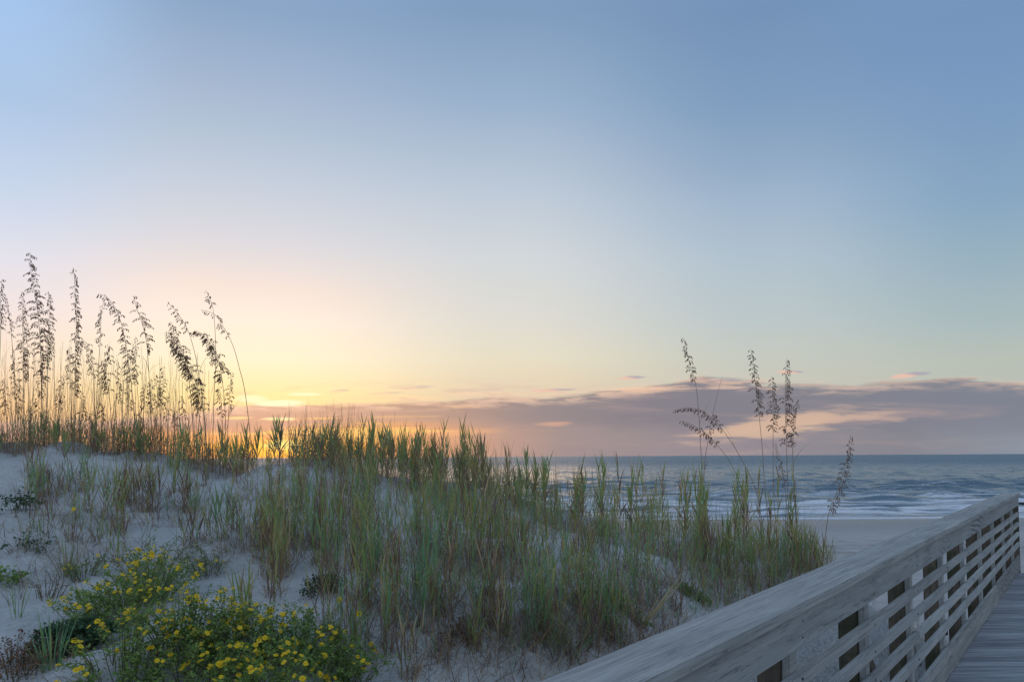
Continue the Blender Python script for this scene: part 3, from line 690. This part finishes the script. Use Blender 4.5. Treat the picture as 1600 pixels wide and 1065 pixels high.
# rank dry growth beside the posts, seen through the slats
for i in range(120):
    t_ = random.uniform(2.2, 12.5); q = random.uniform(1.3, 2.7); P = RD*t_+RN*q; p = (P.x, P.y, float(H(P.x, P.y)))
    dead(B, p, .25, 26, .35)
    if random.random() < .25: tuft(B, p, random.uniform(.2, .4), 3, 'mix')
tag(B.build('dune_grass'), 'clumps of green and dry brown dune grass covering the sand dune', 'grass', kind='stuff')

# ------------------------------------------------------------------ prominent single tufts
def tuft_thing(px, py, label, fn, group=None):
    p = ground(px, py); r = tag(empty('grass_tuft', p), label, 'grass tuft', group)
    b = Blades(); fn(b, p); o = b.build('blades'); o.parent = r; o.matrix_parent_inverse = Matrix.Translation(-p)
    return r
tuft_thing(104, 902, 'spreading vase-shaped tuft of grey-green grass alone on bare sand left of the yellow flowers', lambda b, p: (fan(b, p, .34, 46, 'mix', .005, .36, .5)))
tuft_thing(895, 868, 'small golden yellow grass tuft among green clumps, left of the brighter yellow one', lambda b, p: fan(b, p, .26, 12, 'straw', .011, .14, .3))
tuft_thing(918, 862, 'upright bright yellow-green grass tuft on the dune, centre right', lambda b, p: fan(b, p, .34, 16, 'olive', .010, .12, .25))
def vstraw(b, p):
    for a, tl, L in ((math.pi*.0, .62, .52), (0.05, .70, .50), (0.1, .66, .40), (math.pi, .28, .42), (math.pi*.95, .34, .36), (.0, .5, .3)):
        b.add((p[0], p[1], p[2]-.01), a, tl, .05, L, .012, STRAW, 1, math.pi/2+.9)
tuft_thing(1000, 985, 'pale straw V of two long dry blades above the railing cap', vstraw)
tuft_thing(80, 1045, 'bright blue-green grass tuft at the left edge of the yellow flowers', lambda b, p: fan(b, p, .34, 22, 'blue', .008, .16, .3))
tuft_thing(465, 1062, 'near tuft of long blue-green blades leaning left over yellow flowers', lambda b, p: [b.add((p[0]+random.uniform(-.02, .02), p[1], p[2]-.02), math.pi*random.choice([1, 1, 1, .9, .2]), random.uniform(.05, .8), .1, random.uniform(.25, .42), .007, BLUE) for _ in range(14)])
tuft_thing(27, 965, 'thin green tuft with few blades on bare sand at the far left', lambda b, p: fan(b, p, .34, 9, 'blue', .006, .2, .3))

# ------------------------------------------------------------------ sea oats
def spikelet(V, Fc, c, d, L, w):
    """flat pointed husk: outline of a narrow leaf with some thickness"""
    d = d.normalized(); s = d.cross(Vector((random.gauss(0, .4), 1, random.gauss(0, .4)))).normalized(); t_ = d.cross(s)*w*.18; b = len(V)
    V += [c, c+d*L*.4+s*w*.5, c+d*L, c+d*L*.4-s*w*.5, c+d*L*.42+t_, c+d*L*.42-t_]
    for k in range(4):
        k2 = (k+1) % 4; Fc += [(b+k, b+k2, b+4), (b+k2, b+k, b+5)]
def curve(pts, n):
    out = []
    P = [pts[0]]+pts+[pts[-1]]
    segs = len(pts)-1
    for i in range(n+1):
        t_ = i/n*segs; k = min(int(t_), segs-1); u = t_-k
        a, b, c, d = P[k], P[k+1], P[k+2], P[k+3]
        out.append(.5*((2*b)+(c-a)*u+(2*a-5*b+4*c-d)*u*u+(3*b-a-3*c+d)*u**3))
    return out
def oats(path, pan, Y, label, group='sea oats stalks on the dune', dens=1.0, side=-1, br=.07, seedm='seed', start=0.0, r=.0036, leaf=True):
    """path: photo pixels from tip down to the foot; pan: pixel height where the seed head ends; start: bare tip fraction"""
    foot_px = path[-1][0]; X_ = (foot_px-800)/F*Y; foot = Vector((X_, Y, float(H(X_, Y))-.03))
    dep = random.uniform(-.05, .05)
    pts = [foot]+[at(a, b, Y+dep*(1-(i+1)/len(path))) for i, (a, b) in reversed(list(enumerate(path[:-1])))]
    cv = curve(pts, 34)
    root = tag(empty('sea_oats', foot), label, 'sea oats', group)
    def put(name, V, Fc, m_):
        V = [v-foot for v in V]; return mesh_obj(name, V, Fc, m_, parent=root)
    V, Fc = tube(cv, r, 5, r*.35); put('stem', V, [tuple(f) for f in Fc], M['stem'])
    # arc length
    ztop = at(path[0][0], path[0][1], Y).z; zpan = at(path[0][0], pan, Y).z
    L = [0]
    for i in range(len(cv)-1): L.append(L[-1]+(cv[i+1]-cv[i]).length)
    i0 = len(cv)-1
    acc = 0; want = math.hypot(*( (pan-path[0][1])/F*Y, 0)); 
    # head begins where the stem has run 'pan' pixels from the tip along its length
    while i0 > 0 and L[-1]-L[i0] < want: i0 -= 1
    V, Fc = [], []
    s = L[i0]; step = .019/dens
    end = L[-1]-(L[-1]-L[i0])*start
    k = 0
    while s < end:
        j = max(0, next((q for q in range(len(L)) if L[q] > s), len(L)-1)-1)
        u = (s-L[j])/max(1e-6, L[min(j+1, len(L)-1)]-L[j]); c = cv[j].lerp(cv[min(j+1, len(L)-1)], u)
        d = (cv[min(j+1, len(cv)-1)]-cv[max(j-1, 0)]).normalized()
        f = (s-L[i0])/max(.01, L[-1]-L[i0])
        bl = br*(.45+1.1*math.sin(math.pi*min(1, .12+.8*(1-f)))**.8)*random.uniform(.55, 1.15)*(1-.55*f)
        sd = side if random.random() < .72 else -side
        out = Vector((sd*random.uniform(.5, 1), random.gauss(0, .6), 0)).normalized()
        # branch rises a little then droops
        bp = [c]
        v = (d*.9+out*.7).normalized()
        n = 4
        for q in range(n):
            v = (v+Vector((0, 0, -.42))+out*.1).normalized(); bp.append(bp[-1]+v*bl/n)
        tv, tf = tube(bp, .0009, 3); o_ = len(V); V += tv; Fc += [tuple(a+o_ for a in g) for g in tf]
        m_ = max(1, int(bl/.011))
        for q in range(m_):
            u2 = (q+1)/m_*n; qk = min(int(u2), n-1); cc = bp[qk].lerp(bp[qk+1], u2-qk)
            dd = Vector((random.gauss(0, .35)+out.x*.35, random.gauss(0, .35), -1))
            spikelet(V, Fc, cc, dd, random.uniform(.020, .032), random.uniform(.008, .012))
        s += step*random.uniform(.6, 1.4); k += 1
    put('seed_head', V, Fc, M[seedm])
    if leaf:
        b = Blades()
        for q in range(random.randint(2, 4)):
            j = random.randint(1, 12); p = cv[j]-foot
            b.add(p, random.choice([0, math.pi])+random.gauss(0, .5), random.uniform(.1, .35), random.uniform(.3, 1.8), random.uniform(.2, .42), .005, random.choice([BROWN, STRAW, OLIVE, GREEN]))
            b.build('leaf', root, S=7); b = Blades()
    return root
LT = 'on the crest at the left'
oats([(47, 394), (49, 430), (56, 470), (62, 520), (65, 600), (66, 700)], 590, 7.7, 'tallest sea oats stalk at the left edge, long ragged seed head reaching highest', dens=1.5, side=1, br=.10)
oats([(34, 455), (35, 490), (36, 540), (37, 620), (38, 700)], 590, 7.9, 'straight dense sea oats stalk immediately left of the tallest one', dens=1.7, side=1, br=.055)
oats([(75, 455), (77, 490), (75, 530), (74, 600), (72, 700)], 560, 7.6, 'straight sea oats stalk immediately right of the tallest one', dens=1.6, side=1, br=.055)
oats([(115, 418), (117, 450), (119, 500), (118, 580), (116, 700)], 610, 7.8, 'second tallest sea oats stalk, narrow dense upright head standing apart', dens=1.9, side=1, br=.05)
oats([(3, 436), (1, 470), (1, 520), (-2, 600), (-5, 700)], 510, 7.9, 'upright sea oats stalk cut by the left edge of the photo', dens=1.5, side=1, br=.05)
oats([(8, 464), (12, 485), (17, 515), (21, 570), (24, 640), (26, 700)], 525, 8.0, 'small curved sea oats stalk beside the left edge, seed head bent left at its tip', dens=1.0, side=1, br=.04)
oats([(154, 459), (168, 465), (182, 485), (192, 515), (200, 560), (208, 630), (214, 700)], 610, 7.7, 'broadly arching sea oats stalk bowing left with drooping sprays', dens=1.3, side=-1, br=.07)
oats([(162, 470), (158, 495), (157, 525), (154, 570), (150, 640), (148, 705)], 540, 7.9, 'thin straight sea oats stalk under the tip of the broad left arch', dens=1.0, side=-1, br=.045)
oats([(208, 461), (213, 480), (221, 502), (229, 535), (233, 590), (236, 650), (240, 710)], 550, 7.8, 'sea oats stalk with open airy head, just right of the broad left arch', dens=1.0, side=1, br=.08)
oats([(262, 472), (276, 488), (290, 508), (300, 535), (309, 575), (318, 640), (326, 715)], 535, 7.7, 'slender sea oats stalk with sparse tip bowing left above the thickest head', dens=.9, side=-1, br=.05)
oats([(262, 517), (272, 538), (288, 560), (303, 590), (312, 620), (320, 660), (326, 715)], 650, 7.6, 'sea oats stalk with the thickest dark drooping head, bowed left', dens=2.2, side=-1, br=.09)
oats([(267, 503), (275, 520), (284, 545), (293, 580), (300, 640), (305, 715)], 580, 7.8, 'dark bushy sea oats stalk crowded behind the thickest head', dens=1.6, side=-1, br=.075)
oats([(305, 516), (320, 524), (334, 540), (342, 565), (348, 600), (352, 650), (355, 718)], 610, 7.7, 'sea oats stalk bowed left with one-sided comb of hanging dark seeds', dens=2.0, side=-1, br=.085)
oats([(322, 454), (330, 472), (335, 500), (337, 560), (334, 630), (332, 716)], 478, 7.9, 'bare thin sea oats stalk with few seeds at a high crooked tip', dens=1.1, side=-1, br=.04, leaf=False)
oats([(314, 484), (334, 490), (350, 512), (364, 540), (374, 575), (384, 620), (398, 700)], 545, 7.5, 'long bare sea oats stalk bowing left, rightmost of the left stand', dens=.8, side=-1, br=.05, leaf=False)
oats([(361, 581), (360, 600), (358, 630), (356, 670), (355, 720)], 640, 7.9, 'short upright sea oats stalk near the right end of the left stand', dens=1.3, side=1, br=.045)
oats([(342, 602), (345, 620), (347, 650), (348, 680), (349, 720)], 650, 8.0, 'short curled sea oats stalk left of the short upright one', dens=1.2, side=-1, br=.05)
oats([(168, 537), (170, 560), (166, 580), (170, 610), (174, 660), (178, 706)], 612, 7.6, 'mid-height sea oats stalk with clotted head between the narrow head and the broad arch', dens=1.6, side=-1, br=.07)
oats([(128, 530), (138, 540), (145, 570), (147, 600), (148, 650), (149, 704)], 592, 7.7, 'hooked sea oats stalk bending left next to the second tallest one', dens=1.3, side=-1, br=.045)
sh = [(42, 530, 46), (22, 545, 29), (7, 590, 12), (98, 585, 86), (108, 541, 113), (182, 562, 195), (212, 525, 219), (255, 572, 249), (245, 584, 246), (228, 600, 222), (236, 592, 243), (282, 618, 297), (64, 560, 66), (128, 612, 126), (200, 600, 205), (310, 625, 318), (30, 600, 34), (158, 628, 160), (274, 640, 270), (90, 612, 92), (142, 640, 140), (58, 600, 60), (-20, 520, -18), (-45, 560, -44), (218, 640, 216), (260, 618, 262)]
for i, (tx, ty, bx) in enumerate(sh):
    oats([(tx, ty), (tx+(bx-tx)*.3+random.uniform(-2, 2), ty+(703-ty)*.3), (tx+(bx-tx)*.7, ty+(703-ty)*.65), (bx, 703)], ty+random.uniform(.3, .5)*(703-ty), random.uniform(7.6, 8.5),
         'short sea oats stalk crowded low within the left stand', 'short sea oats crowded low in the left stand', dens=1.3, side=random.choice([-1, 1]), br=.04)
RY = 8.2; g2 = 'sea oats stalks on the dune'
oats([(1067, 527), (1072, 543), (1078, 570), (1087, 600), (1092, 650), (1096, 720), (1100, 860)], 592, RY, 'tall sea oats stalk with clotted head, leftmost of the right stand', g2, 1.5, -1, .045, 'seed_r')
oats([(1052, 641), (1072, 637), (1093, 640), (1115, 655), (1137, 682), (1160, 720), (1182, 770), (1195, 860)], 730, RY, 'sea oats stalk bowed flat to the left, upper of two parallel arches', g2, 1.2, -1, .05, 'seed_r')
oats([(1065, 657), (1083, 664), (1104, 678), (1125, 700), (1143, 726), (1160, 770), (1172, 860)], 725, RY-.1, 'sea oats stalk bowed flat to the left, lower of two parallel arches', g2, 1.2, -1, .05, 'seed_r')
oats([(1128, 589), (1120, 620), (1112, 655), (1106, 690), (1100, 740), (1098, 860)], 690, RY+.1, 'bare sea oats stalk leaning right, crossing both flat arches', g2, .9, 1, .035, 'seed_r', start=.6)
oats([(1173, 546), (1177, 570), (1180, 600), (1185, 640), (1191, 700), (1196, 770), (1202, 870)], 645, RY, 'tall sea oats stalk left of the paired upright heads', g2, 1.4, 1, .06, 'seed_r')
oats([(1206, 588), (1207, 615), (1208, 650), (1208, 700), (1209, 770), (1212, 870)], 672, RY+.1, 'sea oats stalk with bushy head between two taller ones', g2, 1.5, 1, .065, 'seed_r')
oats([(1229, 561), (1227, 595), (1227, 640), (1229, 700), (1231, 770), (1232, 870)], 695, RY, 'tall sea oats stalk with sprays along its right side, right of the bushy one', g2, 1.2, 1, .075, 'seed_r')
oats([(1247, 623), (1244, 650), (1239, 690), (1240, 740), (1246, 870)], 695, RY+.1, 'short sea oats stalk touching the right side of the tall pair', g2, 1.3, -1, .045, 'seed_r')
oats([(1212, 690), (1217, 712), (1224, 740), (1228, 780), (1230, 870)], 760, RY-.1, 'lowest thin sea oats stalk of the right stand, head against the sea', g2, 1.0, -1, .03, 'seed_r')
oats([(1329, 680), (1324, 710), (1316, 745), (1305, 775), (1293, 812), (1272, 880)], 800, 7.3, 'lone sea oats stalk leaning right against the surf, nearest the railing', g2, 1.2, 1, .055, 'seed_r')
# thin dry wands in the right stand
b = Blades()
for (px, L, azm, tl, cv_) in [(1160, .75, 0, .1, .5), (1250, .8, 0, .05, .9), (1190, .6, math.pi, .1, .3), (1285, .65, 0, .75, .9), (1300, .8, 0, .9, .5), (1130, .7, math.pi, .05, .6), (1275, .5, 0, .5, .8), (1000, .7, math.pi, .02, .9), (1060, .8, math.pi, .05, 1.0), (1090, .75, 0, .1, .2), (1010, .8, 0, .0, .1)]:
    p = world_pt(min(px, 1262), 7.9); b.add((p.x, p.y, p.z-.02), azm, tl, cv_, L, .0035, random.choice([BROWN, STRAW, OLIVE]), 0)
o = b.build('grass_wands', S=10); tag(o, 'thin dry grass wands curving out of the right stand', 'grass', kind='stuff')

# ------------------------------------------------------------------ yellow flowers
def flower_mesh():
    V, Fc, mi = [], [], []
    n = 13
    for k in range(n):
        a = 2*math.pi*k/n+random.uniform(-.08, .08); L = random.uniform(.85, 1.05); dz = random.uniform(-.12, .12); w = .17
        ca, sa = math.cos(a), math.sin(a); b = len(V)
        for (r_, ww, zz) in ((.25, .5, .02), (.65, 1.0, .06+dz*.5), (L, .45, dz)):
            V += [(ca*r_-sa*w*ww, sa*r_+ca*w*ww, zz), (ca*r_+sa*w*ww, sa*r_-ca*w*ww, zz)]
        Fc += [(b, b+1, b+3, b+2), (b+2, b+3, b+5, b+4)]; mi += [0, 0]
    m_ = 8
    for ring, (r_, zz) in enumerate(((.36, .02), (.28, .12), (.12, .17))):
        for k in range(m_): a = 2*math.pi*k/m_; V.append((r_*math.cos(a), r_*math.sin(a), zz))
    b = len(V)-3*m_
    for q in range(2):
        for k in range(m_): k2 = (k+1) % m_; Fc.append((b+q*m_+k, b+q*m_+k2, b+(q+1)*m_+k2, b+(q+1)*m_+k)); mi.append(1)
    Fc.append(tuple(b+2*m_+k for k in range(m_))); mi.append(1)
    me = bpy.data.meshes.new('flower'); me.from_pydata(V, [], Fc); me.materials.append(M['petal']); me.materials.append(M['disc'])
    me.polygons.foreach_set('material_index', mi); return me
FM = [flower_mesh() for _ in range(3)]
def herb(px, py, rad, h, n, nf, label, name='flowering_shrub', cat='shrub', lm='herb', ls=.022, fs=(.010, .016), group=None, leaves=34, flat=1.0):
    if name == 'flowering_shrub' and lm == 'herb': ls = .015; h *= 1.35; nf = min(98, int(nf*2.8)); fs = (.010, .015); n = int(n*.85)
    p = ground(px, py)
    root = tag(empty(name, p), label, cat, group)
    V, Fc = [], []; SV, SF = [], []; tips = []
    for i in range(n):
        a = random.uniform(0, 6.28); rr = rad*random.random()**.55
        gx, gy = p.x+rr*.45*math.cos(a), p.y+rr*.45*math.sin(a)
        base = Vector((gx, gy, float(H(gx, gy))-.02))
        tx, ty = p.x+rr*math.cos(a), p.y+rr*math.sin(a)*flat
        topz = float(H(tx, ty))+h*random.uniform(.45, 1.0)*(1-.45*(rr/rad)**2)
        tip = Vector((tx, ty, topz)); midp = base.lerp(tip, .5)+Vector((0, 0, .04))+Vector((random.gauss(0, .02), random.gauss(0, .02), 0))
        cv = curve([base, midp, tip], 8)
        tv, tf = tube(cv, .0022, 3, .001); o_ = len(SV); SV += tv; SF += [tuple(q+o_ for q in g) for g in tf]
        tips.append(tip)
        for k in range(leaves):
            c = cv[random.randint(2, 8)]+Vector((random.gauss(0, .012), random.gauss(0, .012), random.gauss(0, .008)))
            d = Vector((random.gauss(0, 1), random.gauss(0, 1), random.uniform(-.2, .9))).normalized(); s = d.cross(Vector((random.gauss(0, .3), random.gauss(0, .3), 1))).normalized()
            L = ls*random.uniform(.6, 1.4); w = L*random.uniform(.28, .42); b = len(V); up = d.cross(s)*L*.12
            V += [c, c+d*L*.5+s*w, c+d*L-up, c+d*L*.5-s*w, c+d*L*.5+up]
            Fc += [(b, b+1, b+4), (b+1, b+2, b+4), (b+2, b+3, b+4), (b+3, b, b+4)]
    mesh_obj('foliage', [v-p for v in V], Fc, M[lm], parent=root)
    mesh_obj('stem', [v-p for v in SV], SF, M['herb_stem'], parent=root)
    random.shuffle(tips); cl = 0
    tcam = Vector((0, 0, EYE))
    k = 0
    while k < nf and tips:
        base = tips[cl % len(tips)]; cl += 1
        for _ in range(min(random.choice([1, 2, 3, 4]), nf-k)):
            o = bpy.data.objects.new('flower', random.choice(FM)); C.objects.link(o); o.parent = root
            c = base+Vector((random.gauss(0, .02), random.gauss(0, .02), random.uniform(-.01, .02)))
            s_ = random.uniform(*fs)
            d = Vector((random.gauss(0, .45), random.gauss(-.35, .45), 1)).normalized()
            o.matrix_local = Matrix.Translation(c-p) @ d.to_track_quat('Z', 'Y').to_matrix().to_4x4() @ Matrix.Diagonal((s_, s_, s_, 1))
            k += 1
    return root
herb(222, 945, .34, .24, 130, 62, 'largest yellow-flowered bush, highest on the sand at lower left')
herb(165, 985, .27, .20, 100, 26, 'yellow-flowered bush on the left flank of the patch, with dark hollow beneath')
herb(295, 1010, .30, .22, 120, 46, 'yellow-flowered bush in the middle of the patch, at the bottom of the photo')
herb(195, 1060, .28, .20, 90, 18, 'mostly leafy yellow-flowered bush below the largest one')
herb(372, 1025, .28, .22, 110, 48, 'yellow-flowered bush on the right of the middle one, blossoms in a band')
herb(455, 1035, .28, .20, 105, 34, 'yellow-flowered bush near the long blue-green blades')
herb(530, 1060, .26, .17, 80, 9, 'dark leafy bush with few yellow flowers, rightmost of the patch')
herb(235, 885, .36, .17, 46, 16, 'sparse pale upper bush with small faded yellow flowers on open sand', lm='herb_pale', ls=.018, fs=(.008, .011), leaves=12)
herb(130, 905, .16, .15, 26, 7, 'small straggly pale bush with a few yellow flowers left of the patch', lm='herb_pale', ls=.018, fs=(.009, .012), leaves=12)
herb(325, 900, .20, .16, 34, 8, 'thin grey-green bush with faded flowers on sand, right of the largest one', lm='herb_pale', ls=.018, fs=(.008, .011), leaves=12)
herb(300, 1095, .30, .20, 90, 24, 'yellow-flowered bush cut by the bottom edge, below the middle bush')
herb(430, 1100, .30, .20, 90, 26, 'yellow-flowered bush cut by the bottom edge, below the long blue-green blades')
herb(120, 1015, .22, .12, 80, 0, 'very dark leafy bush without flowers beside the bright blue-green tuft', lm='herb_dark')
herb(505, 925, .16, .08, 40, 0, 'dark green low leafy plant above the right end of the flowers', 'leafy_plant', 'plant', 'herb_dark', .018, leaves=12)
herb(1085, 935, .13, .06, 40, 0, 'bright green low leafy plant close above the railing cap', 'leafy_plant', 'plant', 'herb', .015, leaves=18)
herb(980, 962, .18, .13, 60, 0, 'bushy dark green plant behind the pale straw V', 'leafy_plant', 'plant', 'herb', .014, leaves=18)
herb(28, 800, .20, .17, 28, 0, 'dark broad-leaved creeper high on the sand at the left edge', 'leafy_plant', 'plant', 'herb_dark', .026, leaves=9)
herb(40, 862, .20, .08, 16, 0, 'thin dark-leaved creeper on bare sand, lower of two at the left edge', 'leafy_plant', 'plant', 'herb_dark', .024, leaves=8)
herb(10, 915, .16, .10, 14, 0, 'blue-green leafy sprig cut by the left edge of the photo', 'leafy_plant', 'plant', 'herb', .035, leaves=8)
herb(25, 1055, .26, .12, 80, 0, 'dry reddish-brown weed in the bottom left corner', 'dry_weed', 'plant', 'redleaf', .014, leaves=14)
herb(75, 935, .16, .15, 26, 0, 'brown leafless weed skeleton on sand left of the flowers', 'dry_weed', 'plant', 'redleaf', .010, leaves=6)
herb(715, 1000, .12, .08, 50, 0, 'small dark dry weed alone on bare sand at bottom centre', 'dry_weed', 'plant', 'redleaf', .012, leaves=8)
def daisy(px, py, dy, label):
    p = ground(px, py+dy); root = tag(empty('yellow_flower', p), label, 'flower')
    top = at(px, py, p.y-.05); cv = curve([p, p.lerp(top, .5)+Vector((.02, 0, .01)), top], 8)
    V, Fc = tube([c-p for c in cv], .0018, 5); mesh_obj('stem', V, Fc, M['herb_stem'], parent=root)
    o = bpy.data.objects.new('blossom', FM[0]); C.objects.link(o); o.parent = root
    o.matrix_local = Matrix.Translation(top-p) @ Vector((-.1, -.75, .55)).to_track_quat('Z', 'Y').to_matrix().to_4x4() @ Matrix.Diagonal((.019, .019, .019, 1))
daisy(530, 937, 42, 'single yellow flower on open sand, upper left of a close pair')
daisy(561, 958, 42, 'single yellow flower on open sand, lower right of a close pair')
daisy(456, 1009, 36, 'bright yellow flower standing above the bushes beside the long blue-green blades')
daisy(115, 795, 30, 'lone yellow flower high on the slope at left, far above the bushes')
